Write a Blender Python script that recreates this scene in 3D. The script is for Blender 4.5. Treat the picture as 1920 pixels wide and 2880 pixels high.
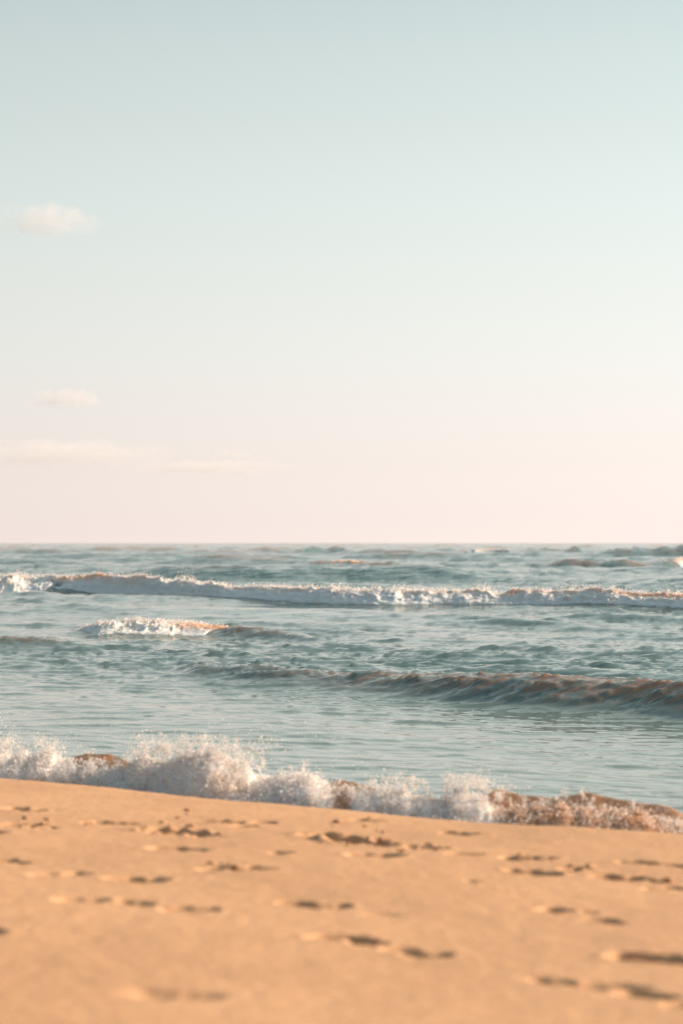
import bpy, math, random
import numpy as np

# ------------------------------------------------------------------ camera, sky, sun, exposure
for o in list(bpy.data.objects):
    bpy.data.objects.remove(o)
SC = bpy.context.scene
COL = SC.collection
R = math.radians
rng = np.random.default_rng(11)
random.seed(5)

CAM_Z = 1.5
FPX = 5600.0                       # focal length in photograph pixels
PITCH = math.atan(87.0 / FPX)
cam_d = bpy.data.cameras.new('camera')
cam = bpy.data.objects.new('camera', cam_d)
COL.objects.link(cam)
cam.location = (0, 0, CAM_Z)
cam.rotation_euler = (R(90) + PITCH, 0, 0)
cam_d.sensor_fit = 'VERTICAL'
cam_d.sensor_height = 36
cam_d.lens = FPX / 2880 * 36
cam_d.clip_start = 0.05
cam_d.clip_end = 60000
cam_d.dof.use_dof = True
cam_d.dof.focus_distance = 20.0
cam_d.dof.aperture_fstop = 2.4
SC.camera = cam

SUN_AZ, SUN_EL = R(83), R(22)      # azimuth clockwise from the view direction (+Y)
sd = (math.sin(SUN_AZ) * math.cos(SUN_EL), math.cos(SUN_AZ) * math.cos(SUN_EL), math.sin(SUN_EL))
world = bpy.data.worlds.new('World')
SC.world = world
world.use_nodes = True
WN, WL = world.node_tree.nodes, world.node_tree.links
WN.clear()
w_out = WN.new('ShaderNodeOutputWorld')
w_bg = WN.new('ShaderNodeBackground')
w_sky = WN.new('ShaderNodeTexSky')
w_sky.sky_type = 'NISHITA'
w_sky.sun_disc = False
w_sky.sun_elevation = SUN_EL
w_sky.sun_rotation = SUN_AZ
w_sky.dust_density = 3.0
w_sky.air_density = 1.0
w_tc = WN.new('ShaderNodeTexCoord')
w_sep = WN.new('ShaderNodeSeparateXYZ')
WL.new(w_tc.outputs['Generated'], w_sep.inputs[0])
w_ramp = WN.new('ShaderNodeValToRGB')     # colour of the thin evening haze by elevation
WL.new(w_sep.outputs['Z'], w_ramp.inputs[0])
stops = [(0.0, (.935, .81, .755)), (.04, (.89, .80, .75)), (.094, (.82, .81, .765)), (.165, (.72, .775, .735)),
         (.236, (.61, .685, .66)), (.29, (.50, .59, .58)), (.45, (.34, .45, .47)), (1.0, (.17, .26, .32))]
cr = w_ramp.color_ramp
while len(cr.elements) > 1:
    cr.elements.remove(cr.elements[-1])
cr.elements[0].position = stops[0][0]
cr.elements[0].color = (*stops[0][1], 1)
for p, c in stops[1:]:
    e = cr.elements.new(p)
    e.color = (*c, 1)
# brighter towards the sun
w_dot = WN.new('ShaderNodeVectorMath'); w_dot.operation = 'DOT_PRODUCT'
WL.new(w_tc.outputs['Generated'], w_dot.inputs[0])
w_dot.inputs[1].default_value = (math.sin(SUN_AZ), math.cos(SUN_AZ), 0)
w_mr = WN.new('ShaderNodeMapRange')
w_mr.inputs['From Min'].default_value = -1.0
w_mr.inputs['From Max'].default_value = 1.0
w_mr.inputs['To Min'].default_value = 0.312
w_mr.inputs['To Max'].default_value = 0.805
WL.new(w_dot.outputs['Value'], w_mr.inputs['Value'])
w_mul = WN.new('ShaderNodeVectorMath'); w_mul.operation = 'SCALE'
WL.new(w_ramp.outputs[0], w_mul.inputs[0]); WL.new(w_mr.outputs[0], w_mul.inputs['Scale'])
w_ns = WN.new('ShaderNodeVectorMath'); w_ns.operation = 'SCALE'
WL.new(w_sky.outputs[0], w_ns.inputs[0]); w_ns.inputs['Scale'].default_value = 0.010
w_add = WN.new('ShaderNodeVectorMath'); w_add.operation = 'ADD'
WL.new(w_mul.outputs[0], w_add.inputs[0]); WL.new(w_ns.outputs[0], w_add.inputs[1])
WL.new(w_add.outputs[0], w_bg.inputs['Color'])
w_bg.inputs['Strength'].default_value = 1.0
WL.new(w_bg.outputs[0], w_out.inputs[0])

sun_d = bpy.data.lights.new('sun', 'SUN')
sun = bpy.data.objects.new('sun', sun_d)
COL.objects.link(sun)
sun_d.energy = 5.0
sun_d.angle = R(0.5)
sun_d.color = (1.0, .75, .54)
from mathutils import Vector
sun.rotation_euler = Vector(sd).to_track_quat('Z', 'Y').to_euler()
sun.location = (30, 20, 20)

SC.view_settings.view_transform = 'Standard'
SC.view_settings.look = 'None'
SC.view_settings.exposure = 0.78
SC.view_settings.gamma = 1
SC.view_settings.use_curve_mapping = False
SC.render.engine = 'CYCLES'
SC.cycles.max_bounces = 12
SC.cycles.diffuse_bounces = 7
SC.cycles.volume_bounces = 4
SC.cycles.use_denoising = True


# ------------------------------------------------------------------ helpers
def link(name, data, parent=None, label=None, cat=None, group=None, kind=None):
    o = bpy.data.objects.new(name, data)
    COL.objects.link(o)
    if parent: o.parent = parent
    if label: o['label'] = label
    if cat: o['category'] = cat
    if group: o['group'] = group
    if kind: o['kind'] = kind
    return o


def mesh(name, co, faces, mat=None, smooth=True, attrs=None):
    """co (n,3), faces (m,k) numpy -> mesh"""
    me = bpy.data.meshes.new(name)
    m, k = faces.shape
    me.vertices.add(len(co))
    me.vertices.foreach_set('co', np.ascontiguousarray(co, dtype=np.float32).ravel())
    me.loops.add(m * k)
    me.loops.foreach_set('vertex_index', np.ascontiguousarray(faces, dtype=np.int32).ravel())
    me.polygons.add(m)
    me.polygons.foreach_set('loop_start', np.arange(0, m * k, k, dtype=np.int32))
    me.polygons.foreach_set('use_smooth', np.full(m, smooth, dtype=bool))
    if mat: me.materials.append(mat)
    if attrs:
        for an, av in attrs.items():
            a = me.attributes.new(an, 'FLOAT', 'POINT')
            a.data.foreach_set('value', np.ascontiguousarray(av, dtype=np.float32).ravel())
    me.update(calc_edges=True)
    me.validate()
    return me


def grid_faces(nr, nc):
    i = np.arange(nr - 1)[:, None] * nc + np.arange(nc - 1)[None, :]
    i = i.ravel()
    return np.stack([i, i + 1, i + nc + 1, i + nc], 1)


def sstep(a, b, x):
    t = np.clip((x - a) / (b - a), 0, 1)
    return t * t * (3 - 2 * t)


def _hash(i, j, k, s):
    i = i.astype(np.uint32); j = j.astype(np.uint32); k = k.astype(np.uint32)
    h = i * np.uint32(374761393) + j * np.uint32(668265263) + k * np.uint32(2147483647) + np.uint32(s * 974711 + 13)
    h = (h ^ (h >> np.uint32(13))) * np.uint32(1274126177)
    h = (h ^ (h >> np.uint32(16))) * np.uint32(2246822519)
    h = h ^ (h >> np.uint32(15))
    return h.astype(np.float64) / 4294967295.0 * 2 - 1


def vnoise(x, y, z=None, s=0):
    """smooth value noise in -1..1"""
    x, y = np.broadcast_arrays(np.asarray(x, float), np.asarray(y, float))
    z = np.zeros_like(x) if z is None else np.broadcast_to(np.asarray(z, float), x.shape)
    xi, yi, zi = np.floor(x), np.floor(y), np.floor(z)
    fx, fy, fz = x - xi, y - yi, z - zi
    xi, yi, zi = (xi.astype(np.int64) & 0xffffffff, yi.astype(np.int64) & 0xffffffff, zi.astype(np.int64) & 0xffffffff)
    u, v, w = [f * f * f * (f * (f * 6 - 15) + 10) for f in (fx, fy, fz)]
    flat = not np.any(fz)
    def lay(dz):
        a = _hash(xi, yi, zi + dz, s); b = _hash(xi + 1, yi, zi + dz, s)
        c = _hash(xi, yi + 1, zi + dz, s); d = _hash(xi + 1, yi + 1, zi + dz, s)
        return (a * (1 - u) + b * u) * (1 - v) + (c * (1 - u) + d * u) * v
    l0 = lay(0)
    return l0 if flat else l0 * (1 - w) + lay(1) * w


def fbm(x, y, z=None, s=0, o=4, g=.5, rid=False):
    a, f, t, n = 1.0, 1.0, 0.0, 0.0
    for k in range(o):
        q = vnoise(x * f + 17.3 * k, y * f - 9.1 * k, None if z is None else z * f + 4.7 * k, s + k)
        t = t + a * ((1 - 2 * np.abs(q)) if rid else q)
        n += a; a *= g; f *= 2.03
    return t / n


def pix(px, py, z=None, Y=None):
    """point on plane z (or at depth Y) seen at a pixel of the photograph"""
    px = np.asarray(px, float); py = np.asarray(py, float)
    xc, yc = (px - 960) / FPX, (1440 - py) / FPX
    dy = math.cos(PITCH) - yc * math.sin(PITCH)
    dz = math.sin(PITCH) + yc * math.cos(PITCH)
    t = (z - CAM_Z) / dz if Y is None else Y / dy
    return xc * t, dy * t, CAM_Z + dz * t


# ------------------------------------------------------------------ materials
class NT:
    def __init__(s, name):
        s.m = bpy.data.materials.new(name); s.m.use_nodes = True
        s.n = s.m.node_tree.nodes; s.l = s.m.node_tree.links; s.n.clear()
        s.out = s.n.new('ShaderNodeOutputMaterial')
    def new(s, t, **kw):
        n = s.n.new('ShaderNode' + t)
        for k, v in kw.items():
            if isinstance(v, bpy.types.NodeSocket): s.l.new(v, n.inputs[k])
            elif k[0].islower() and hasattr(n, k): setattr(n, k, v)
            else: n.inputs[k].default_value = v
        return n
    def geo(s, scale=(1, 1, 1), rot=0):
        g = s.new('NewGeometry')
        mp = s.new('Mapping', Vector=g.outputs['Position'])
        mp.inputs['Scale'].default_value = scale
        mp.inputs['Rotation'].default_value = (0, 0, rot)
        return mp.outputs[0]
    def noise(s, vec, scale, detail=3, rough=.55, dist=0):
        n = s.new('TexNoise', Vector=vec)
        n.inputs['Scale'].default_value = scale; n.inputs['Detail'].default_value = detail
        n.inputs['Roughness'].default_value = rough; n.inputs['Distortion'].default_value = dist
        return n
    def maprange(s, v, a, b, c, d):
        n = s.new('MapRange', Value=v)
        for k, x in zip(('From Min', 'From Max', 'To Min', 'To Max'), (a, b, c, d)): n.inputs[k].default_value = x
        return n.outputs[0]
    def mix(s, f, a, b):
        n = s.n.new('ShaderNodeMix'); n.data_type = 'RGBA'
        for i, x in ((0, f), (6, a), (7, b)):
            if isinstance(x, bpy.types.NodeSocket): s.l.new(x, n.inputs[i])
            elif i == 0: n.inputs[0].default_value = x
            else: n.inputs[i].default_value = (*x, 1)
        return n.outputs[2]
    def attr(s, name):
        return s.new('Attribute', attribute_name=name).outputs['Fac']
    def ripple(s, layers):
        """normal tilted by world-space noise: layers of (vector, scale, detail, strength)"""
        g = s.new('NewGeometry')
        cur = g.outputs['Normal']
        for vec, sc, det, st in layers:
            n = s.noise(vec, sc, det, .6)
            sub = s.new('VectorMath', operation='SUBTRACT'); s.l.new(n.outputs['Color'], sub.inputs[0]); sub.inputs[1].default_value = (.5, .5, .5)
            mul = s.new('VectorMath', operation='MULTIPLY'); s.l.new(sub.outputs[0], mul.inputs[0])
            if isinstance(st, bpy.types.NodeSocket): s.l.new(st, mul.inputs[1])
            else: mul.inputs[1].default_value = (st[0], st[1], 0)
            ad = s.new('VectorMath', operation='ADD'); s.l.new(cur, ad.inputs[0]); s.l.new(mul.outputs[0], ad.inputs[1])
            cur = ad.outputs[0]
        nm = s.new('VectorMath', operation='NORMALIZE'); s.l.new(cur, nm.inputs[0])
        return nm.outputs[0]


def mat_sea():
    t = NT('sea_water')
    v1 = t.geo((1, 1.6, 1), R(20)); v2 = t.geo((.5, 1.2, 1), R(20))
    op = t.attr('open')                         # stronger chop offshore than in the lee of the beach
    st = []
    for k0, k1 in (((.03, .05, 0), (.40, .95, 0)), ((.07, .12, 0), (.36, .70, 0))):
        m = t.n.new('ShaderNodeMix'); m.data_type = 'VECTOR'
        t.l.new(op, m.inputs[0]); m.inputs[4].default_value = k0; m.inputs[5].default_value = k1
        st.append(m.outputs[1])
    cat_ = t.maprange(t.noise(t.geo((.7, 1.5, 1), R(30)), .9, 3, .6).outputs[0], .46, .66, .25, 2.6)
    st2 = t.new('VectorMath', operation='SCALE'); t.l.new(st[1], st2.inputs[0]); t.l.new(cat_, st2.inputs['Scale'])
    nor = t.ripple([(v2, 1.6, 4, st[0]), (v1, 9.0, 4, st2.outputs[0])])
    pat = t.noise(t.geo((.25, .6, 1), R(35)), .35, 4, .6)
    clear = t.mix(t.maprange(pat.outputs[0], .35, .65, 0, 1), (.060, .114, .106), (.094, .148, .137))
    clear = t.mix(t.maprange(op, 0, 1, 0, .6), clear, (.045, .112, .108))
    clear = t.mix(t.attr('near'), clear, (.15, .205, .182))  # paler inshore: missing sky reflection made up in the body colour
    silt = t.noise(t.geo((1, 3.2, 1), R(35)), 3.6, 5, .7)
    b = t.new('Math', operation='MULTIPLY')
    t.l.new(t.attr('silt'), b.inputs[0]); t.l.new(t.maprange(silt.outputs[0], .40, .60, .05, 1.0), b.inputs[1])
    b.use_clamp = True
    colr = t.mix(b.outputs[0], clear, (.46, .235, .13))  # suspended sand, with the glow of backlit crests painted into its orange
    fo = t.noise(t.geo((1, 2.2, 1), R(30)), 5.0, 5, .7)
    fm = t.new('Math', operation='MULTIPLY')
    t.l.new(t.attr('foam'), fm.inputs[0]); t.l.new(t.maprange(fo.outputs[0], .47, .60, 0, 1), fm.inputs[1]); fm.use_clamp = True
    colr = t.mix(fm.outputs[0], colr, (.80, .80, .80))
    p = t.new('BsdfPrincipled', Normal=nor)
    t.l.new(colr, p.inputs['Base Color'])
    p.inputs['IOR'].default_value = 1.39
    t.l.new(t.maprange(fm.outputs[0], 0, 1, .09, .7), p.inputs['Roughness'])
    # silty crests let the low sun through
    tr = t.new('BsdfTranslucent'); tr.inputs['Color'].default_value = (.95, .50, .27, 1)
    mx = t.new('MixShader'); t.l.new(t.maprange(b.outputs[0], 0, 1, 0, .35), mx.inputs[0])
    t.l.new(p.outputs[0], mx.inputs[1]); t.l.new(tr.outputs[0], mx.inputs[2])
    t.l.new(mx.outputs[0], t.out.inputs[0])
    return t.m


def mat_foam(name, col, sss=.03, bump=.4, sc=40, tint=None, silt=(.56, .35, .21)):
    t = NT(name)
    v = t.geo()
    n = t.noise(v, sc, 5, .7)
    c = t.mix(t.maprange(n.outputs[0], .3, .6, 0, 1), tuple(x * .82 for x in col), col)
    if tint:
        n2 = t.noise(v, 4.5, 3, .6)
        c = t.mix(t.maprange(n2.outputs[0], .54, .72, 0, tint[3]), c, tint[:3])
        c = t.mix(t.attr('silty'), c, silt)
    bp = t.new('Bump', Height=n.outputs[0], Strength=bump, Distance=.03)
    p = t.new('BsdfPrincipled', Normal=bp.outputs[0])
    t.l.new(c, p.inputs['Base Color'])
    p.inputs['Roughness'].default_value = .45
    p.inputs['IOR'].default_value = 1.33
    p.inputs['Subsurface Weight'].default_value = 1.0 if sss else 0
    p.inputs['Subsurface Radius'].default_value = (1, .62, .42)
    p.inputs['Subsurface Scale'].default_value = sss
    t.l.new(p.outputs[0], t.out.inputs[0])
    return t.m


def mat_drop(name, col, trans=.5, gl=.05):
    t = NT(name)
    d = t.new('BsdfDiffuse'); d.inputs[0].default_value = (*col, 1)
    tr = t.new('BsdfTranslucent'); tr.inputs[0].default_value = (*col, 1)
    g = t.new('BsdfGlossy'); g.inputs['Roughness'].default_value = .25
    m1 = t.new('MixShader', Fac=trans); t.l.new(d.outputs[0], m1.inputs[1]); t.l.new(tr.outputs[0], m1.inputs[2])
    m2 = t.new('MixShader', Fac=gl); t.l.new(m1.outputs[0], m2.inputs[1]); t.l.new(g.outputs[0], m2.inputs[2])
    t.l.new(m2.outputs[0], t.out.inputs[0])
    return t.m


def mat_siltwater():
    t = NT('silty_wave_water')
    nor = t.ripple([(t.geo((1.2, 1.2, .6)), 9, 3, (.30, .45)), (t.geo((1.6, 1.6, .7)), 30, 3, (.35, .45))])
    n = t.noise(t.geo((1.3, 1.3, .6)), 7, 5, .7, .6)
    c = t.mix(t.maprange(n.outputs[0], .38, .62, 0, 1), (.72, .46, .29), (.40, .26, .165))
    fl = t.noise(t.geo((1.5, 1.5, .8)), 26, 4, .7, .8)
    c = t.mix(t.maprange(fl.outputs[0], .54, .64, 0, .8), c, (.88, .80, .72))
    c = t.mix(t.attr('back'), c, (.075, .115, .10))
    p = t.new('BsdfPrincipled', Normal=nor)
    t.l.new(c, p.inputs['Base Color'])
    p.inputs['IOR'].default_value = 1.333
    p.inputs['Roughness'].default_value = .07
    tr = t.new('BsdfTranslucent'); tr.inputs['Color'].default_value = (.92, .60, .38, 1)
    mx = t.new('MixShader'); t.l.new(t.maprange(n.outputs[0], .35, .6, .60, .25), mx.inputs[0])
    t.l.new(p.outputs[0], mx.inputs[1]); t.l.new(tr.outputs[0], mx.inputs[2])
    t.l.new(mx.outputs[0], t.out.inputs[0])
    return t.m


def mat_sand(name='beach_sand', clod=False):
    t = NT(name)
    v = t.geo()
    n1 = t.noise(v, 1.1, 4, .6); n2 = t.noise(v, 14, 5, .7); n3 = t.noise(v, 420, 2, .6)
    c = t.mix(t.maprange(n1.outputs[0], .3, .7, 0, 1), (.54, .315, .178), (.66, .395, .225))
    c = t.mix(t.maprange(n2.outputs[0], .3, .75, 0, .35), c, (.50, .28, .145))
    c = t.mix(t.maprange(n3.outputs[0], .45, .75, 0, .35), c, (.36, .22, .13))
    if clod: c = t.mix(.55, c, (.30, .17, .10))
    else:
        c = t.mix(t.maprange(t.attr('damp'), 0, 1, 0, .9), c, (.20, .115, .085))  # wet beach face, and the painted shade in the footprints
    b1 = t.new('Bump', Height=n2.outputs[0], Strength=.35, Distance=.02)
    b2 = t.new('Bump', Height=n3.outputs[0], Strength=.5, Distance=.002, Normal=b1.outputs[0])
    p = t.new('BsdfPrincipled', Normal=b2.outputs[0], Roughness=.85)
    t.l.new(c, p.inputs['Base Color'])
    p.inputs['Specular IOR Level'].default_value = .2
    t.l.new(p.outputs[0], t.out.inputs[0])
    return t.m


M_SEA = mat_sea()
M_SAND = mat_sand()
M_CLOD = mat_sand('damp_sand', True)
M_FOAM = mat_foam('white_foam', (.93, .92, .91), .03, .5, 45, (.66, .45, .30, .75))
M_FOAMFAR = mat_foam('breaker_foam', (.74, .77, .78), .05, .5, 12, (.60, .36, .22, .35), (.80, .40, .22))
M_DROP = mat_drop('foam_drops', (.96, .94, .93), .6)
M_DROPTAN = mat_drop('silty_drops', (.86, .62, .43), .5, .12)
M_SILT = mat_siltwater()

# ------------------------------------------------------------------ lines of shore and waves, in metres
# shore edge (top of the beach face)
e_px = np.array([0, 300, 600, 900, 1200, 1400, 1700, 1920.])
e_py = np.array([2180, 2203, 2236, 2263, 2290, 2308, 2325, 2335.])
BERM = .30
ex, ey, _ = pix(e_px, e_py, BERM)
slopeL, slopeR = (ey[1] - ey[0]) / (ex[1] - ex[0]), (ey[-1] - ey[-4]) / (ex[-1] - ex[-4])


def lin_ext(x, xs, ys, sl, sr):
    y = np.interp(x, xs, ys)
    return y + np.where(x < xs[0], (x - xs[0]) * sl, 0) + np.where(x > xs[-1], (x - xs[-1]) * sr, 0)


def soft_curve(xs, ys, w):
    """the same line with its corners rounded over about w metres"""
    X = np.linspace(xs[0] - 3 * w, xs[-1] + 3 * w, 1200)
    sl, sr = (ys[1] - ys[0]) / (xs[1] - xs[0]), (ys[-1] - ys[-2]) / (xs[-1] - xs[-2])
    Yd = lin_ext(X, xs, ys, sl, sr)
    st = X[1] - X[0]; k = np.arange(-int(3 * w / st), int(3 * w / st) + 1) * st
    g = np.exp(-.5 * (k / w) ** 2); g /= g.sum()
    Ys = np.convolve(Yd, g, 'same')
    m = (X >= xs[0]) & (X <= xs[-1])
    return X[m], Ys[m]


def E(x):
    return lin_ext(x, ex, ey, -.55, -.6)


# ------------------------------------------------------------------ beach
def sand_height(X, Y):
    e = Y - E(X)
    # gentle rise landwards, steeper beach face seawards, rounded between
    s = .09
    sp = s * np.log1p(np.exp(np.clip(e / s, -40, 40)))       # softplus
    land = np.minimum(-np.minimum(e, 0), 9) * .036
    z = BERM + land - .21 * sp - .006 * np.clip(e, 0, 5)
    return np.maximum(z, -1.6 + .02 * np.sin(X)), e


marks = [  # photo x, y, width, depth scale, roughness of the track
    (60, 2277, 110, .8, 1), (50, 2322, 100, .7, 1), (130, 2330, 56, 1, 1), (306, 2316, 110, .4, 1),
    (485, 2338, 150, 1.4, 1.6), (597, 2348, 66, .8, 1), (612, 2311, 100, .7, .8), (692, 2323, 50, .8, .5),
    (747, 2311, 56, .8, .5), (502, 2389, 130, .9, .3), (30, 2420, 90, 1.1, .3),
    (150, 2456, 110, .35, .3), (222, 2454, 60, .8, .3), (382, 2475, 130, 1.2, .3), (230, 2527, 130, .35, .2),
    (370, 2535, 100, .8, .3), (530, 2554, 120, 1.1, .3), (624, 2448, 105, .9, 1.2), (735, 2448, 90, .4, 1),
    (793, 2399, 50, 1, .4), (1026, 2307, 80, 1.1, .2), (930, 2353, 130, 1.4, 1.6), (1015, 2366, 130, 1.3, 1.6),
    (1070, 2376, 90, .8, 1), (1053, 2404, 120, .9, .3), (1120, 2374, 60, .8, 1), (1205, 2385, 80, .9, .8),
    (1310, 2402, 80, .9, .4), (1292, 2344, 95, 1.2, .2), (1500, 2417, 110, .7, 1), (1440, 2412, 60, .5, 1),
    (1500, 2454, 130, 1.1, .4), (1628, 2446, 60, .9, 1), (1720, 2464, 90, .9, .6), (1790, 2471, 110, 1.1, .6),
    (1880, 2496, 90, 1.1, .6), (1806, 2430, 100, .9, .5), (1898, 2436, 60, .8, .5), (1335, 2480, 50, .5, .8),
    (830, 2538, 80, .8, .3), (930, 2544, 90, .8, .3), (1075, 2566, 70, .2, .2), (1555, 2560, 90, 1, .3),
    (1660, 2562, 50, .4, .3), (1702, 2589, 100, .5, .3), (960, 2632, 120, 1.1, .2), (1030, 2645, 90, .9, .2),
    (1120, 2662, 80, .5, .2), (1195, 2678, 110, .9, .2), (1824, 2698, 170, 1.5, .2), (1700, 2772, 170, .4, .2),
    (1812, 2800, 120, .9, .2), (1920, 2830, 90, .9, .2), (490, 2790, 220, .25, .1), (1545, 2755, 120, .35, .1)]
mk = []
for (mx, my, mw, dp, rg) in marks:
    z = .38
    for _ in range(6):
        x, y, _z = pix(mx, my, z)
        z = float(sand_height(np.array(x), np.array(y))[0])
    ppm = FPX / y
    mk.append((float(x), float(y), mw / ppm, dp, rg))
# further out of frame the beach goes on with tracks of the same kind
for _ in range(70):
    x = random.uniform(-6, 5); y = random.uniform(2.0, 9)
    if abs(x) > y * .18 and y < E(x) - .4:
        mk.append((x, y, random.uniform(.08, .2), random.uniform(.3, 1.1), random.uniform(.2, 1)))


def axis(lo, a, b, hi, step, grow=1.18):
    mid = np.arange(a, b + step / 2, step)
    L, Rr = [], []
    s, x = step, a
    while x > lo: s *= grow; x -= s; L.append(x)
    s, x = step, mid[-1]
    while x < hi: s *= grow; x += s; Rr.append(x)
    return np.concatenate([L[::-1], mid, Rr])


ax = axis(-160, -2.3, 2.2, 160, .0115)
ay = axis(-60, 3.6, 10.4, 220, .0125)
X, Y = np.meshgrid(ax, ay)
Z, e = sand_height(X, Y)
dry = 1 - sstep(.1, .6, e)
near = (np.abs(X) < 8) & (Y < 16) & (Y > -2)
Z += dry * .012 * fbm(X * .9, Y * .9, s=3, o=3)
Z += np.where(near, dry * (.0035 * fbm(X * 6, Y * 6, s=5, o=4) + .0012 * fbm(X * 34, Y * 34, s=9, o=2)), 0)
damp = np.zeros_like(X)  # wetness of the beach face plus shade painted into the footprints
wx = vnoise(X * 22, Y * 22, s=31) * .018; wy = vnoise(X * 22, Y * 22, s=33) * .014
rough_n = fbm(X * 26, Y * 26, s=41, o=3)
cx, cy = ax, ay
for k, (mx, my, mw, dp, rg) in enumerate(mk):
    a = mw * .58; b = max(.044, mw * .38)
    m = 3.2
    i0, i1 = np.searchsorted(cx, mx - a * m), np.searchsorted(cx, mx + a * m)
    j0, j1 = np.searchsorted(cy, my - b * m), np.searchsorted(cy, my + b * m)
    sl = (slice(j0, j1), slice(i0, i1))
    th = -.25 + .3 * math.sin(k * 2.4)
    dx, dy = X[sl] + wx[sl] - mx, Y[sl] + wy[sl] - my
    ca, sa = math.cos(th), math.sin(th)
    px_, py_ = (dx * ca + dy * sa) / a, (-dx * sa + dy * ca) / b
    # heel and ball of a foot: two lobes
    r1 = (px_ + .35) ** 2 / .42 + py_ ** 2 / .62
    r2 = (px_ - .45) ** 2 / .30 + (py_ * 1.15) ** 2 / .62
    hole = np.maximum(np.exp(-np.maximum(r1, 0) ** 1.5), .85 * np.exp(-np.maximum(r2, 0) ** 1.5))
    rr = np.sqrt(px_ ** 2 + py_ ** 2)
    rim = np.exp(-((rr - 1.30) / .28) ** 2)
    d = .066 * dp * min(1.3, .55 + mw / .22)
    Z[sl] += -d * hole + .08 * d * rim * (.6 + .6 * rough_n[sl]) + rg * .014 * np.exp(-(rr / 1.5) ** 4) * rough_n[sl]
    damp[sl] = np.maximum(damp[sl], hole * min(1, dp))  # footprint hollows: shade put into the colour, not wetness
damp = np.maximum(damp, sstep(.15, .7, e) * 1.0)
beach_me = mesh('beach', np.stack([X, Y, Z], -1).reshape(-1, 3), grid_faces(*X.shape), M_SAND, attrs={'damp': damp})
beach = link('beach', beach_me, kind='structure')
beach['label'] = 'golden sand beach pitted with soft footprints'


def beach_z(x, y):
    i = int(np.clip(np.searchsorted(cx, x), 0, len(cx) - 1)); j = int(np.clip(np.searchsorted(cy, y), 0, len(cy) - 1))
    return float(Z[j, i])


# ------------------------------------------------------------------ open sea
def ocean_tile(L, N, lo, hi, rms, seed, wdir=R(238), spread=2.0, peak=None, ex=-2.0):
    """random sea patch (height, dx, dy) with wavelengths lo..hi"""
    g = np.random.default_rng(seed)
    k = np.fft.fftfreq(N, L / N) * 2 * np.pi
    KX, KY = np.meshgrid(k, k)
    K = np.hypot(KX, KY); K[0, 0] = 1e-6
    lam = 2 * np.pi / K
    band = sstep(lo * .75, lo * 1.2, lam) * (1 - sstep(hi * .8, hi * 1.5, lam))
    c = (KX * math.cos(wdir) + KY * math.sin(wdir)) / K
    amp = K ** ex * band * (np.abs(c) ** spread + .04)
    if peak: amp *= np.exp(-.5 * (lam / peak - 1) ** 2) + .15
    F = amp * (g.normal(size=K.shape) + 1j * g.normal(size=K.shape))
    h = np.fft.ifft2(F).real
    s = rms / h.std()
    h = h + .32 * (h * h / h.std() - h.std())        # peaked crests, flat troughs
    dxy = [np.fft.ifft2(1j * q / K * F).real * s for q in (KX, KY)]
    return h * s, dxy[0], dxy[1], L, N


def samp(tile, X, Y, rot=0.0):
    h, dx, dy, L, N = tile
    c, s = math.cos(rot), math.sin(rot)
    u, v = (X * c + Y * s) / L * N, (-X * s + Y * c) / L * N
    ui, vi = np.floor(u), np.floor(v)
    fu, fv = u - ui, v - vi
    i0 = ui.astype(np.int64) % N; j0 = vi.astype(np.int64) % N
    i1, j1 = (i0 + 1) % N, (j0 + 1) % N
    out = []
    for a in (h, dx, dy):
        out.append((a[j0, i0] * (1 - fu) + a[j0, i1] * fu) * (1 - fv) + (a[j1, i0] * (1 - fu) + a[j1, i1] * fu) * fv)
    return out[0], out[1] * c - out[2] * s, out[1] * s + out[2] * c


T_big = ocean_tile(260, 1024, 4.0, 30, .075, 1, spread=3, peak=12)
T_mid = ocean_tile(61, 1024, .8, 4.0, .0155, 2, spread=5)
T_sml = ocean_tile(17, 1024, .20, .7, .0068, 3, spread=5, ex=-1.4)
T_tny = ocean_tile(7, 1024, .08, .24, .0030, 4, spread=3, ex=-1.4)

# swell lines: photo x, base y, crest y; z of base is the still water
def swell(pts, ext=(-1.0, -1.0), wf=.5, wb=1.6, endh=(1, 1), low=0.0):
    px, pb, pc, silt, foam = [np.array(c, float) for c in zip(*pts)]
    bx, by, _ = pix(px, pb, 0.0)
    yc = by + wf * 1.5
    _, _, zc = pix(px, pc, Y=yc)
    xc = (px - 960) / FPX * yc
    lx, ly_ = soft_curve(xc, yc, (xc[-1] - xc[0]) * .07)
    zc = zc - low * foam
    return dict(x=xc, y=yc, z=zc, lx=lx, ly=ly_, silt=silt, foam=foam, low=low, ext=ext, wf=wf, wb=wb, endh=endh)


def sw_at(s, x):
    """crest depth, height, silt, foam of a swell at x"""
    y = lin_ext(x, s['lx'], s['ly'], *s['ext'])
    y = y + .35 * vnoise(x * .35, 0 * x + s['wf'] * 9, s=71) * min(1, s['y'].mean() / 40)
    f0 = np.exp(-np.maximum(s['x'][0] - x, 0) / 4) if s['endh'][0] == 0 else 1
    f1 = np.exp(-np.maximum(x - s['x'][-1], 0) / 4) if s['endh'][1] == 0 else 1
    z = np.interp(x, s['x'], s['z']) * f0 * f1
    z = z * (1 + (.28 * fbm(x * .9, 0 * x, s=73, o=3) if s['wf'] > 1 else .12 * fbm(x * 1.6, 0 * x, s=73, o=3)))
    return y, z, np.interp(x, s['x'], s['silt']), np.interp(x, s['x'], s['foam']) * f0 * f1


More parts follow.
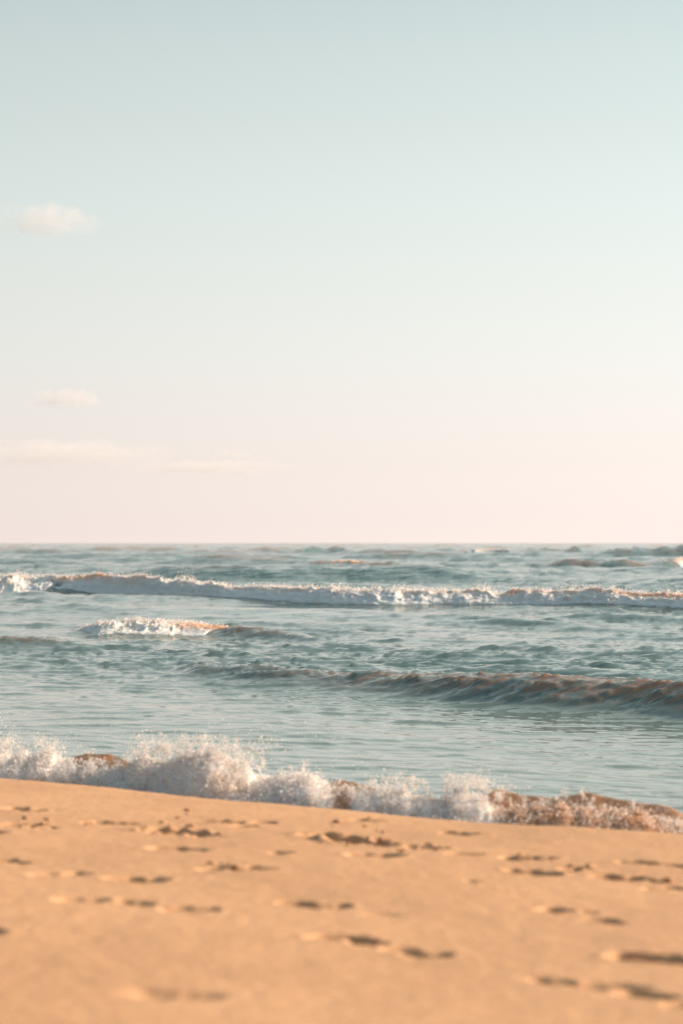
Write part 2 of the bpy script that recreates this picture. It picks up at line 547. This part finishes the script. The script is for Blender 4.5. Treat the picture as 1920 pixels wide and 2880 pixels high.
SW = dict(
    breaker=swell([(-60, 1664, 1612, .3, 1), (100, 1665, 1613, .2, 1), (180, 1664, 1612, .6, 1), (220, 1663, 1605, 1.5, 1),
                   (290, 1664, 1604, 1.5, 1), (350, 1668, 1612, .8, 1), (430, 1676, 1626, .3, 1), (560, 1680, 1640, .2, 1),
                   (680, 1688, 1648, .4, .8), (860, 1702, 1655, .2, 1), (1100, 1704, 1656, .2, 1), (1250, 1706, 1664, .3, 1),
                   (1400, 1702, 1668, .5, .7), (1450, 1704, 1668, 1, .9), (1500, 1710, 1670, .4, .9), (1700, 1714, 1674, .4, .9),
                   (1790, 1716, 1676, 1, .9), (1860, 1718, 1677, 1.3, .8), (1980, 1722, 1680, 1.2, .8)],
                  ext=(-1.0, -.7), wf=.75, wb=2.2, low=.09),
    spill=swell([(180, 1782, 1772, 0, 0), (280, 1784, 1754, 0, .8), (340, 1784, 1746, .1, 1), (450, 1784, 1740, .2, 1),
                 (520, 1784, 1742, .7, .95), (580, 1784, 1745, 1.0, .85), (640, 1786, 1750, 1.0, .5), (730, 1790, 1760, 1.0, 0), (860, 1798, 1777, .9, 0),
                 (930, 1804, 1797, 0, 0)], ext=(-.4, -.4), wf=.5, wb=1.2, endh=(0, 0), low=.05),
    small=swell([(-60, 1830, 1795, .9, 0), (120, 1834, 1802, .7, 0), (230, 1838, 1818, .2, 0), (330, 1846, 1843, 0, 0)], ext=(-.5, -.4), wf=.5, wb=1.0, endh=(1, 0)),
    shoulder=swell([(470, 1905, 1890, .0, 0), (560, 1910, 1864, .3, 0), (700, 1925, 1870, .3, 0), (950, 1945, 1892, .8, 0), (1250, 1975, 1897, .95, 0),
                    (1400, 1992, 1902, 1.1, 0), (1600, 2008, 1910, 1.3, 0), (1780, 2020, 1918, 1.3, 0), (1980, 2040, 1930, 1.3, 0)],
                   ext=(-.5, -.55), wf=.62, wb=1.5, endh=(0, 1)),
    peak=swell([(420, 1850, 1846, 0, 0), (560, 1855, 1840, .4, 0), (650, 1858, 1840, .9, 0), (740, 1870, 1862, .2, 0)], ext=(-.5, -.5), wf=.4, wb=.8, endh=(0, 0)),
    far_right=swell([(1380, 1596, 1590, 0, 0), (1520, 1598, 1582, .5, 0), (1600, 1598, 1576, 1.6, 0), (1660, 1598, 1577, 1, 0), (1720, 1600, 1574, .2, 0),
                     (1800, 1598, 1573, 1.6, .1), (1850, 1598, 1568, .5, .3), (1980, 1596, 1564, .7, .9)], ext=(-.6, -.6), wf=1.6, wb=4, endh=(0, 1)),
    far_mid=swell([(800, 1594, 1590, 0, 0), (900, 1595, 1577, 2.5, .1), (990, 1595, 1575, 2.8, .4), (1060, 1596, 1580, 2, 0), (1150, 1598, 1594, 0, 0)],
                  ext=(-.6, -.6), wf=1.5, wb=4, endh=(0, 0)),
    far_left=swell([(560, 1560, 1556, 0, 0), (760, 1560, 1542, .6, .1), (800, 1560, 1544, .4, 0), (900, 1558, 1542, .2, 0), (940, 1558, 1538, .8, 0), (1010, 1560, 1556, 0, 0)],
                  ext=(-.6, -.6), wf=3, wb=8, endh=(0, 0)),
    far_white=swell([(1280, 1558, 1554, 0, 0), (1330, 1558, 1543, .4, 1), (1420, 1558, 1543, .4, 1), (1450, 1560, 1552, .3, 0), (1540, 1556, 1545, .8, .2),
                     (1600, 1556, 1546, .5, 0), (1680, 1558, 1552, 0, 0)], ext=(-.6, -.6), wf=3, wb=8, endh=(0, 0)),
    far_edge=swell([(1640, 1566, 1558, 0, 0), (1720, 1566, 1540, .5, 0), (1780, 1566, 1540, .7, .1), (1850, 1566, 1545, .4, 0), (1900, 1566, 1539, .8, .2), (1990, 1566, 1536, .6, .3)],
                   ext=(-.6, -.6), wf=2.4, wb=6, endh=(0, 1)),
)

ys = [5.2]
while ys[-1] < 14000:
    d = ys[-1]
    ys.append(d + .028 * max(.9, (d / 12)) ** 1.52)
ys = np.array(ys)
tt = np.concatenate([-np.linspace(.215, 1.6, 60)[1:][::-1] , np.linspace(-.215, .215, 600), np.linspace(.215, 1.6, 60)[1:]])
SX = ys[:, None] * tt[None, :]
SY = np.repeat(ys[:, None], len(tt), 1)


def swell_sum(X, Y):
    z = np.zeros_like(X); silt = np.zeros_like(X); foam = np.zeros_like(X)
    for s in SW.values():
        yc, zc, si, fo = sw_at(s, X)
        d = Y - yc
        wf, wb = s['wf'], s['wb']
        pr = np.where(d < 0, np.exp(-(np.abs(d) / wf) ** 2.0), 1 / (1 + (d / wb) ** 2) * np.exp(-(d / wb / 2.5) ** 2))
        z = z + np.maximum(zc, 0) * pr
        # a slight trough in front
        z = z - .12 * np.maximum(zc, 0) * np.exp(-((d + 2.6 * wf) / wf) ** 2)
        cr_ = np.where(d < 0, np.exp(-(np.abs(d) / (wf * .95)) ** 2), np.exp(-(d / (wb * .22)) ** 2))
        silt = np.maximum(silt, si * cr_ * sstep(.02, .12, zc))
        foam = np.maximum(foam, fo * np.exp(-((d + .3 * wf) / (1.3 * wf)) ** 2))
    return z, silt, foam


def sea_surface(X, Y, lod=None):
    e = Y - E(X)
    shore = sstep(1.4, 22, e)
    z, silt, foam = swell_sum(X, Y)
    gust = np.clip(1 + 1.3 * fbm(X * .10, Y * .06, s=91, o=3), .3, 1.45)
    zf = np.clip(z / .12, 0, 1) * (Y < 45)
    calm = .24 + .76 * sstep(6.5, 17, e)
    far = 1 + 1.1 * sstep(35, 220, Y)
    hb, bx, by = samp(T_big, X, Y, .13)
    hm, mx_, my_ = samp(T_mid, X, Y, -.21)
    hs, sx_, sy_ = samp(T_sml, X, Y, .35)
    ht, _, _ = samp(T_tny, X, Y, .1)
    ab = (.12 + .88 * sstep(6, 45, e)) * far
    am = (.15 + .85 * shore) * gust * far ** .9 * (1 + .15 * sstep(20, 60, Y))
    as_ = calm * gust * (1 + .6 * sstep(30, 80, Y)) * (1 - sstep(110, 220, Y))
    at = calm * gust * (1 - sstep(28, 50, Y))
    # chop rides up the swell faces
    face = 1
    am = am * (1 - .8 * zf)
    as_ = np.maximum(as_, .9 * zf)
    z = z + hb * ab + (hm * am + hs * as_ + ht * np.maximum(at, zf * 1.9))
    ch = 1.15 * sstep(1.4, 5, e)
    dX = -(bx * ab + mx_ * am + sx_ * as_) * ch
    dY = -(by * ab + my_ * am + sy_ * as_) * ch
    return z, dX * .9, dY * .9, silt, foam, hm * am + hs * as_, hb * ab


sz, dX, dY, silt, foam, chop, big = sea_surface(SX, SY)
# far away only the crests that lift above their neighbours carry colour
silt = silt * sstep(-.02, .012, chop + .010)
silt = np.maximum(silt, .8 * sstep(.42, .62, big + .3 * fbm(SX * .15, SY * .05, s=19, o=2)) * sstep(45, 120, SY))
foamcap = sstep(.50, .7, big + .25 * fbm(SX * .3, SY * .1, s=23, o=2)) * sstep(60, 130, SY) * .6
foam = np.maximum(foam * .8, foamcap)
sea_me = mesh('sea', np.stack([SX + dX, SY + dY, sz], -1).reshape(-1, 3), grid_faces(*SX.shape), M_SEA, attrs={'silt': silt, 'foam': foam, 'open': np.maximum(sstep(12, 75, SY - E(SX)), .8 * sstep(.03, .12, swell_sum(SX, SY)[0]) * (SY < 45)), 'near': (1 - sstep(5, 15, SY - E(SX))) * (1 - .9 * sstep(.03, .12, swell_sum(SX, SY)[0]))})
sea = link('sea', sea_me, kind='structure')
sea['label'] = 'choppy pale green sea running out to the horizon'


def sea_z(x, y):
    return sea_surface(np.atleast_1d(x).astype(float), np.atleast_1d(y).astype(float))[0]


# ------------------------------------------------------------------ foam
OCT = np.array([(1, 0, 0), (-1, 0, 0), (0, 1, 0), (0, -1, 0), (0, 0, 1), (0, 0, -1)], float)
OCTF = np.array([(0, 2, 4), (2, 1, 4), (1, 3, 4), (3, 0, 4), (2, 0, 5), (1, 2, 5), (3, 1, 5), (0, 3, 5)])


def drops_mesh(name, P, r, mat, stretch=1.0):
    n = len(P)
    q = rng.normal(size=(n, 4)); q /= np.linalg.norm(q, axis=1)[:, None]
    a, b, c, d = q.T
    Rm = np.stack([1 - 2 * (c * c + d * d), 2 * (b * c - a * d), 2 * (b * d + a * c),
                   2 * (b * c + a * d), 1 - 2 * (b * b + d * d), 2 * (c * d - a * b),
                   2 * (b * d - a * c), 2 * (c * d + a * b), 1 - 2 * (b * b + c * c)], -1).reshape(n, 3, 3)
    sc = r[:, None] * rng.uniform(.6, 1.45, size=(n, 3))
    v = OCT[None] * sc[:, None, :]
    v = np.einsum('nij,nkj->nki', Rm, v) + P[:, None, :]
    f = OCTF[None] + (np.arange(n) * 6)[:, None, None]
    return mesh(name, v.reshape(-1, 3), f.reshape(-1, 3), mat)


def far_foam(s, x0, x1, step, nt, lump, name, mat=None):
    """whitewater sheet tumbling over the crest and down the front of a swell"""
    xs = np.arange(x0, x1, step)
    t = np.linspace(0, 1, nt)
    XX, TT = np.meshgrid(xs, t)
    yc, zc, si, fo = sw_at(s, XX)
    fo = np.clip(fo + .30 * fbm(XX * 1.1, TT * 0, s=55, o=3) * (fo > .02) * (fo < .97), 0, 1)
    fo = np.clip(fo - (1 - fo) * (.5 if s['low'] > .07 else 1.3) * (np.maximum(.72 - TT, 0) * 1.6 if s['low'] > .07 else np.maximum(TT - .30, 0) * 2), 0, 1)
    wf, wb = s['wf'], s['wb']
    d = .42 * wb * .5 - TT * (wf * 1.55 * (1 + .22 * fbm(XX * .8, 0 * XX, s=75, o=3)) + .21 * wb)        # back of the crest -> toe
    toe = np.maximum(zc, .05)
    basez = np.where(d < 0, toe * np.exp(-(np.abs(d) / wf) ** 2.4), toe / (1 + (d / wb) ** 2))
    env = np.sin(np.pi * np.clip(TT, 0, 1)) ** .6
    taper = .35 + .65 * fbm(XX * .55, TT * .0, s=57, o=3) ** 1 * .8 + .25
    env = env * np.clip(taper, .25, 1.2)
    th = sstep(.08, .95, fo) * env * lump - (1 - sstep(.0, .30, fo)) * .10
    n1 = fbm(XX / (lump * 3.2), d / (lump * 2.5), s=61, o=4, g=.55, rid=True)
    n2 = fbm(XX / (lump * 1.1), d / (lump * 1.1), basez / lump, s=67, o=3)
    th = th * (1 + 1.2 * n1 + .8 * n2)
    nz = .75; ny = -.66
    dd = np.where(d > 0, .15, 1.0)
    Yp = yc + d + ny * th * dd
    sea_ = swell_base(XX, yc + d)
    Zp = np.maximum(basez * .97, 0) + nz * th + sea_ - .01 - .10 * (TT > .985) - .10 * (TT < .015)
    sil = np.clip(si * 1.1, 0, 1) * sstep(.75, .35, TT) * sstep(-.35, .15, fbm(XX * 1.2, TT * 3, s=59, o=3) + .3 * si)  # orange on crest foam: silt plus painted glow of sun coming through
    return XX, Yp, Zp, fo, th, sil


def swell_base(X, Y):
    hb = samp(T_big, X, Y, .13)[0]
    e = Y - E(X)
    return hb * (.12 + .88 * sstep(6, 45, e)) * (1 + 1.1 * sstep(35, 220, Y))


def breaker(s, x0, x1, step, nt, lump, name, label, nd, dr, group):
    root = link(name, None, label=label, cat='wave', group=group)
    xm = (x0 + x1) / 2
    ym = float(sw_at(s, np.array([xm]))[0][0])
    root.location = (xm, ym, 0)
    X_, Y_, Z_, fo, th, sil = far_foam(s, x0, x1, step, nt, lump, name)
    P = np.stack([X_, Y_, Z_], -1).reshape(-1, 3) - np.array(root.location)
    link('foam', mesh('foam', P, grid_faces(*X_.shape)[:, ::-1], M_FOAMFAR, attrs={'silty': sil}), root, kind='stuff')
    # clots thrown up along the crest and rolling down the face
    w = (sstep(.25, .8, fo) * (th > .01) * (1 - .8 * sil)).ravel()
    w = w * (.16 + 2.2 * np.exp(-((np.linspace(0, 1, nt)[:, None] - .28) / .14) ** 2) + 0 * X_).ravel()
    idx = rng.choice(len(w), size=nd, p=w / w.sum())
    Q = P[idx].copy()
    tq = (np.linspace(0, 1, nt)[:, None] + 0 * X_).ravel()[idx]
    Q += rng.normal(size=Q.shape) * lump * .22
    up = rng.exponential(lump * .24, size=nd) * (tq < .5)
    burst = sstep(.25, .8, fbm(Q[:, 0] * .9, 0 * Q[:, 0], s=77, o=3) + .15)
    Q[:, 2] += up * (.35 + 1.9 * burst)
    Q[:, 1] -= .5 * up
    r = dr * .6 * np.exp(rng.normal(size=nd) * .5) * (1 - .45 * np.clip(up / (lump * .8), 0, 1))
    link('spray', drops_mesh('spray', Q, r, M_DROP), root, kind='stuff')
    return root


G = 'breaking waves rolling in towards the beach'
breaker(SW['breaker'], -17, 13, .035, 34, .17, 'breaking_wave', 'long white breaking wave stretching right across the sea below the horizon', 22000, .017, G)
breaker(SW['spill'], -4.6, -1.2, .02, 30, .10, 'breaking_wave', 'short broken wave with white crest fading into brown shoulder on the left', 5000, .013, G)


def white_cap(s, x0, x1, step, lump, label, nd, dr):
    breaker(s, x0, x1, step, 18, lump, 'whitecap', label, nd, dr, 'distant whitecaps near the horizon')


white_cap(SW['far_white'], 15, 26, .12, .16, 'thin white cap far out, just under the horizon right of centre', 700, .05)
white_cap(SW['far_right'], 16.5, 27, .10, .16, 'white cap far out at the right edge of the sea', 500, .05)
white_cap(SW['far_mid'], -2.5, 3.5, .08, .08, 'low orange tinged cap in the far middle of the sea', 240, .035)

# ------------------------------------------------------------------ the wave dumping on the beach
# photo x, foam top y, water crest y, foam amount, spray amount
SB = np.array([
    (-200, 2085, 2120, 1, .9), (0, 2072, 2120, 1, .9), (60, 2085, 2122, 1, .8), (140, 2085, 2122, 1, .8), (190, 2105, 2128, 1, .6),
    (215, 2122, 2120, 1, .5), (250, 2125, 2119, 1, .45), (310, 2135, 2129, 1, .4), (350, 2140, 2143, 1, .5), (380, 2125, 2140, 1, .9), (400, 2095, 2142, 1, 1.0), (450, 2090, 2144, 1, 1.0),
    (520, 2090, 2147, 1, 1), (590, 2075, 2152, 1, .9), (650, 2088, 2157, 1, .9), (700, 2115, 2162, 1, .7), (740, 2140, 2168, 1, .5),
    (800, 2142, 2176, 1, .45), (860, 2152, 2184, 1, .4), (920, 2180, 2188, .95, .4), (955, 2198, 2191, .88, .3), (1000, 2194, 2194, .95, .3), (1060, 2188, 2204, 1, .5),
    (1130, 2184, 2212, 1, .5), (1200, 2196, 2218, 1, .5), (1270, 2192, 2222, 1, .9), (1330, 2184, 2225, 1, 1), (1360, 2190, 2227, 1, 1), (1400, 2232, 2229, .92, .7),
    (1450, 2230, 2233, .88, .3), (1550, 2234, 2235, .86, .3), (1640, 2235, 2227, .85, .25), (1720, 2246, 2244, .86, .2), (1800, 2262, 2262, .86, .2), (1860, 2286, 2276, .89, .15), (1920, 2298, 2288, .90, .1), (2150, 2312, 2290, .9, .3)])
s_px = SB[:, 0]
s_off = np.interp(s_px, [0, 1920], [1.25, 1.05])
s_ey = np.interp(s_px, e_px, e_py)
s_bx, s_by, _ = pix(s_px, s_ey, BERM)
s_Y = s_by + s_off
s_X = (s_px - 960) / FPX * s_Y
_, _, s_ft = pix(s_px, SB[:, 1], Y=s_Y)
_, _, s_wc = pix(s_px, SB[:, 2], Y=s_Y)
o_ = np.argsort(s_X)
s_X, s_Y, s_ft, s_wc, s_fa, s_sp = s_X[o_], s_Y[o_], s_ft[o_], s_wc[o_], SB[o_, 3], SB[o_, 4]


sb_lx, sb_ly = soft_curve(s_X, s_Y, .25)


def sb_line(x):
    y = lin_ext(x, sb_lx, sb_ly, -.55, -.6) + .04 * vnoise(x * 2.3, 0 * x, s=81)
    n = .05 * fbm(x * .9, 0 * x, s=83, o=3)
    out = (x < s_X[0]) | (x > s_X[-1])
    ft = np.interp(x, s_X, s_ft) + np.where(out, n, 0)
    wc = np.interp(x, s_X, s_wc)
    return y, ft, wc, np.interp(x, s_X, s_fa), np.interp(x, s_X, s_sp)


sb_root = link('shore_wave', None, label='foaming shore wave bursting against the edge of the golden sand', cat='wave')
sb_root.location = (0, float(sb_line(np.array([0.]))[0][0]), 0)
O = np.array(sb_root.location)

# body of silty water: back slope, lip, curling face, toe
xs = np.concatenate([np.arange(-7, -2.4, .05), np.arange(-2.4, 2.3, .010), np.arange(2.3, 7, .05)])
nt = 70
T = np.linspace(0, 1, nt)
XX, TT = np.meshgrid(xs, T)
ly, ft, wc, fa, spr = sb_line(XX)
wc = wc * (1 - .28 * sstep(-.03, .10, ft - wc)) + .012 * fbm(XX * 9, 0 * XX, s=85, o=3) + .018 * vnoise(XX * 4.1, 0 * XX, s=87)
# profile control (offset along depth, height fraction): back .0-.5, lip, face .55-1
tb = np.clip(TT / .5, 0, 1)
dyb = 1.15 * (1 - tb) ** 1.15
zb = np.where(TT <= .5, tb ** 1.5 * (1 + 0 * TT), 0)
zb = wc * (1 - (1 - sstep(-.15, 1.0, tb)) ** 1.0)
tf = np.clip((TT - .5) / .5, 0, 1)
dyf = -.10 * np.sin(np.pi * np.clip(tf * 1.25, 0, 1)) * 1.0 - .20 * tf ** 2.2 + .045 * np.sin(np.pi * tf) 
zf = wc * (1 - tf ** .95) - .03 * tf
DY = np.where(TT <= .5, dyb, dyf)
ZZ = np.where(TT <= .5, zb - .035 * (1 - tb) ** 2, zf)
turb = np.where(TT > .52, sstep(.52, .66, TT), 0)
n1 = fbm(XX * 9, TT * 7, s=101, o=4, g=.55); n2 = fbm(XX * 24, TT * 16, s=103, o=3, rid=True)
DY = DY + turb * (.045 * n1 + .016 * n2)
ZZ = ZZ + turb * (.022 * n1)
# streaks drawn up the back of the lip
stre = fbm(XX * 6 + TT * 3.4, TT * 1.2, s=107, o=4, g=.6)
ZZ = ZZ + np.where(TT <= .56, .020 * stre * sstep(.15, .48, TT), .014 * stre * (1 - sstep(.56, .8, TT)))
backm = 1 - sstep(.40, .50, TT - .14 * stre)
P = np.stack([XX, ly + DY, ZZ], -1).reshape(-1, 3) - O
link('wave_body', mesh('wave_body', P, grid_faces(*XX.shape)[:, ::-1], M_SILT, attrs={'back': backm}), sb_root)

# frothy core
nt = 60
T = np.linspace(0, 1, nt)
XX, TT = np.meshgrid(xs, T)
ly, ft, wc, fa, spr = sb_line(XX)
lowf = fa * (1 + .06 * fbm(XX * 3.1, TT * 0, s=111, o=3))
core = ft * (.90 + .10 * (1 - sstep(.1, .6, spr))) * (.97 + .12 * fbm(XX * 5, 0 * XX, s=113, o=3) + .05 * fbm(XX * 22, 0 * XX, s=115, o=2))
ang = np.pi * TT
DY = .10 + .34 * np.cos(ang) * np.where(TT < .5, .75, 1.15) - .13
ZZ = core * np.sin(ang) ** .75 - .04 + .0 * TT
n1 = fbm(XX * 7.5, ZZ * 7.5, TT * 3, s=121, o=4, g=.6); n2 = fbm(XX * 26, ZZ * 22, TT * 8, s=123, o=3, g=.6, rid=True)
amp = .055 * np.sin(ang) ** .4
sink = (1 - sstep(.45, .95, lowf)) * .10 * sstep(.55, .15, 1 - TT) 
DY = DY - amp * (n1 + .35 * n2) * np.where(TT > .45, 1, -.3) - .04 * (1 - sstep(.86, .95, fa))
ZZ = ZZ + amp * (.55 * n1 + .25 * n2)
P = np.stack([XX, ly + DY, ZZ], -1).reshape(-1, 3) - O
link('foam', mesh('foam', P, grid_faces(*XX.shape)[:, ::-1], M_FOAM, attrs={'silty': np.clip((1 - sstep(.88, .96, fa)) * (.25 + sstep(-.25, .25, fbm(XX * 9, ZZ * 12, TT * 5, s=141, o=4, g=.6))) * (1 - .8 * sstep(.72, .86, TT)), 0, 1)}), sb_root, kind='stuff')
coreP, coreT, coreFa = P, TT.ravel(), lowf.ravel()
coreX = XX.ravel()
# froth clots on the core
vis = (np.abs(coreX) < 2.8) & (coreT > .30) & (coreT < .93)
w = vis * (sstep(.84, .96, coreFa) + .30)
nd = 80000
idx = rng.choice(len(w), size=nd, p=w / w.sum())
Q = coreP[idx].copy()
gap = fbm((Q[:, 0]) * 11, Q[:, 1] * 11, Q[:, 2] * 11, s=131, o=4, g=.6)
out = np.abs(rng.normal(size=nd)) * .022
keep = gap > -.32 + .1 * rng.normal(size=nd)
Q[:, 1] -= out; Q[:, 2] += out * .6
Q += rng.normal(size=Q.shape) * .006
Q, kt = Q[keep], coreT[idx][keep]
r = .0026 * np.exp(rng.normal(size=len(Q)) * .45)
link('froth', drops_mesh('froth', Q, r, M_DROP), sb_root, kind='stuff')
# silty clots low on the face and over the brown part
w = (np.abs(coreX) < 2.8) * (coreT > .5) * (coreT < .97) * ((coreFa < .92) * 1.6 + .18)
idx = rng.choice(len(w), size=60000, p=w / w.sum())
Q = coreP[idx].copy() + rng.normal(size=(60000, 3)) * .008
Q[:, 1] -= np.abs(rng.normal(size=60000)) * .02
link('silty_froth', drops_mesh('silty_froth', Q, .0024 * np.exp(rng.normal(size=60000) * .4), M_DROPTAN), sb_root, kind='stuff')

# bursting sheets of spray: bundles of droplets on ballistic arcs
PP, RR = [], []
g9 = 9.8
nj = 900
jx = rng.uniform(-3.3, 3.0, size=nj)
jy, jft, jwc, jfa, jsp = sb_line(jx)
for k in range(nj):
    if rng.random() > jsp[k] ** 1.6 + .04: continue
    room = max(.03, jft[k] - .72 * jft[k])              # height to climb above the core
    top = room * rng.uniform(.55, 1.25) * (1.45 if rng.random() < .05 * jsp[k] else 1)
    vz = math.sqrt(2 * g9 * top)
    tend = vz / g9 * rng.uniform(.75, 1.7)
    m = int(rng.uniform(25, 75))
    src = np.array([jx[k], jy[k] - .02 + rng.normal() * .06, jft[k] * .72])
    v0 = np.array([rng.normal() * .28 - .06, -abs(rng.normal()) * .45 - .05, vz])
    t = tend * rng.uniform(.15, 1, size=m) ** .8
    jit = rng.normal(size=(m, 3)) * np.array([.06, .08, .05]) * (1 + 1.2 * rng.random())
    V = v0 + jit * 1.0
    p = src + V * t[:, None]; p[:, 2] -= .5 * g9 * t * t
    PP.append(p); RR.append(.0030 * np.exp(rng.normal(size=m) * .4) * (1 - .35 * t / tend))
# a fan of drops flung clear of the crest
for (cpx, cpy, wd, ht, n) in ((735, 2105, 60, 70, 160), (400, 2085, 40, 60, 120), (1100, 2190, 90, 70, 60), (1400, 2215, 60, 60, 130), (20, 2050, 60, 60, 80), (640, 2070, 380, 90, 150), (250, 2100, 260, 60, 70), (900, 2150, 200, 80, 60), (1330, 2185, 60, 40, 150)):
    X0, Y0, Z0 = pix(cpx + rng.normal(size=n) * wd * .5, cpy - np.abs(rng.normal(size=n)) * ht * .4 + 15, Y=float(sb_line(np.array([(cpx - 960) / FPX * 11]))[0][0]) + rng.normal(size=n) * .12)
    PP.append(np.stack([X0, Y0, Z0], -1)); RR.append(.0026 * np.exp(rng.normal(size=n) * .4))
# the thin curling arc of water beside the tallest burst
a = np.linspace(-.35, 1.75, 260)
X0, Y0, Z0 = pix(690 + 44 * np.sin(a) + rng.normal(size=260) * 1.2, 2148 - 44 * np.cos(a) + rng.normal(size=260) * 1.2, Y=float(sb_line(np.array([-.5]))[0][0]) - .02)
PP.append(np.stack([X0, Y0, Z0], -1)); RR.append(np.full(260, .0030))
PP = np.concatenate(PP) - O; RR = np.concatenate(RR)
print('spray drops', len(PP))
link('spray', drops_mesh('spray', PP, RR, M_DROP), sb_root, kind='stuff')

# ------------------------------------------------------------------ clods of damp sand thrown up round the tracks
def clod_mesh(seed):
    import bmesh
    bm = bmesh.new()
    bmesh.ops.create_icosphere(bm, subdivisions=2, radius=1)
    for v in bm.verts:
        p = v.co
        n = float(fbm(np.array([p.x * 1.4 + seed * 7]), np.array([p.y * 1.4]), np.array([p.z * 1.4 + 5]), s=seed, o=3)[0])
        v.co = p * (1 + .5 * n); v.co.z *= .62
        if v.co.z < -.3: v.co.z = -.3
    me = bpy.data.meshes.new('sand_clod'); bm.to_mesh(me); bm.free()
    for p in me.polygons: p.use_smooth = True
    me.materials.append(M_CLOD)
    return me


clods = [clod_mesh(k) for k in range(5)]
cl = [  # photo x0, x1, y0, y1, count, size (m), label
    (430, 560, 2318, 2342, 11, .013, 'small damp sand clod in the crumbled pit left of the beach centre, nearest the foam'),
    (570, 690, 2430, 2452, 7, .014, 'damp sand clod on the rim of the lone crumbled pit below the left cluster'),
    (890, 1080, 2340, 2374, 15, .014, 'damp sand clod in the widest crumbled track at the middle of the beach'),
    (1100, 1250, 2366, 2392, 7, .012, 'small sand clod on the trail running right from the middle track'),
    (1430, 1570, 2402, 2420, 9, .012, 'small sand clod in the broken track on the right half of the beach'),
    (1600, 1680, 2432, 2450, 6, .014, 'damp sand clod at the start of the long right-hand track'),
    (1800, 1920, 2476, 2500, 6, .014, 'damp sand clod at the right edge of the beach'),
    (20, 200, 2314, 2332, 8, .012, 'small sand clod on the far left of the beach close to the foam'),
    (240, 380, 2310, 2320, 7, .010, 'tiny sand clod between the two left tracks close to the foam')]
for (a0, a1, b0, b1, n, sz_, lab) in cl:
    for k in range(n):
        qx, qy = random.uniform(a0, a1), random.uniform(b0, b1)
        x, y, _z = pix(qx, qy, .38)
        x, y, _z = pix(qx, qy, beach_z(x, y)); x, y = float(x), float(y)
        z = beach_z(x, y)
        o = link('sand_clod', clods[random.randrange(5)], label=lab, cat='sand clod', group='damp sand clods kicked up round the footprints')
        s = sz_ * random.uniform(.5, 1.35)
        o.location = (x, y, z + s * .15)
        o.scale = (s * random.uniform(.9, 1.5), s * random.uniform(.8, 1.2), s * random.uniform(.8, 1.3))
        o.rotation_euler = (random.uniform(-.2, .2), random.uniform(-.2, .2), random.uniform(0, 6.28))

# ------------------------------------------------------------------ clouds: soft volumes far out over the sea
def mat_cloud(dens, soft):
    t = NT('cloud_vapour')
    tc = t.new('TexCoord')
    v = t.new('Mapping', Vector=tc.outputs['Object'])
    ln = t.new('VectorMath', operation='LENGTH'); t.l.new(v.outputs[0], ln.inputs[0])
    v2 = t.new('Mapping', Vector=tc.outputs['Object']); v2.inputs['Scale'].default_value = (3.6, 2.0, 1.0)
    n = t.noise(v2.outputs[0], 1.3, 6, .6)
    oi = t.new('ObjectInfo')
    off = t.new('VectorMath', operation='SCALE'); off.inputs[0].default_value = (37, 11, 5); t.l.new(oi.outputs['Random'], off.inputs['Scale'])
    t.l.new(off.outputs[0], v2.inputs['Location'])
    # density = clamp((1 - r) + noise) above a threshold
    a = t.new('Math', operation='SUBTRACT'); a.inputs[0].default_value = 1.0; t.l.new(ln.outputs['Value'], a.inputs[1])
    b = t.new('Math', operation='MULTIPLY_ADD'); t.l.new(n.outputs[0], b.inputs[0]); b.inputs[1].default_value = 2.2; b.inputs[2].default_value = -1.1
    edge = t.new('Math', operation='MINIMUM'); t.l.new(a.outputs[0], edge.inputs[0]); edge.inputs[1].default_value = .6
    c = t.new('Math', operation='ADD'); t.l.new(edge.outputs[0], c.inputs[0]); t.l.new(b.outputs[0], c.inputs[1])
    d = t.maprange(c.outputs[0], .18, .18 + soft, 0, 1)
    fade = t.maprange(a.outputs[0], 0, .25, 0, 1)
    e1 = t.new('Math', operation='MULTIPLY'); t.l.new(d, e1.inputs[0]); t.l.new(fade, e1.inputs[1])
    e2 = t.new('Math', operation='MULTIPLY'); t.l.new(e1.outputs[0], e2.inputs[0]); e2.inputs[1].default_value = dens
    pv = t.new('VolumePrincipled'); pv.inputs['Color'].default_value = (1, .955, .985, 1); pv.inputs['Anisotropy'].default_value = .0
    t.l.new(e2.outputs[0], pv.inputs['Density'])
    t.l.new(pv.outputs[0], t.out.inputs['Volume'])
    return t.m


def cloud(px0, px1, py0, py1, dist, label, dens, soft=.7, thick=.5, tilt=0):
    import bmesh
    cxp, cyp = (px0 + px1) / 2, (py0 + py1) / 2
    x, y, z = [float(q) for q in pix(cxp, cyp, Y=dist)]
    hx, hz = (px1 - px0) / 2 * dist / FPX, (py1 - py0) / 2 * dist / FPX
    hy = hx * thick
    bm = bmesh.new()
    bmesh.ops.create_icosphere(bm, subdivisions=3, radius=1.03)
    me = bpy.data.meshes.new('cloud'); bm.to_mesh(me); bm.free()
    me.materials.append(mat_cloud(dens / hy, soft))
    o = link('cloud', me, label=label, cat='cloud', group='thin pink clouds low over the sea')
    o.location = (x, y, z); o.scale = (hx, hy, hz); o.rotation_euler = (0, tilt, 0)
    return o


cloud(-60, 320, 560, 680, 6000, 'highest cloud, a pale wisp alone on the left of the sky', .75, .6)
cloud(50, 320, 1085, 1160, 7000, 'small flat pale cloud between the high wisp and the low bank', .8, .6)
cloud(-260, 600, 1225, 1325, 8000, 'long low pink cloud bank reaching in from the left edge', .95, .6)
cloud(270, 900, 1288, 1340, 8600, 'thin streak of cloud under the right end of the low bank', .95, .6)
cloud(560, 730, 1262, 1294, 8300, 'tiny cloud puff just above the thin low streak', .45, .7)
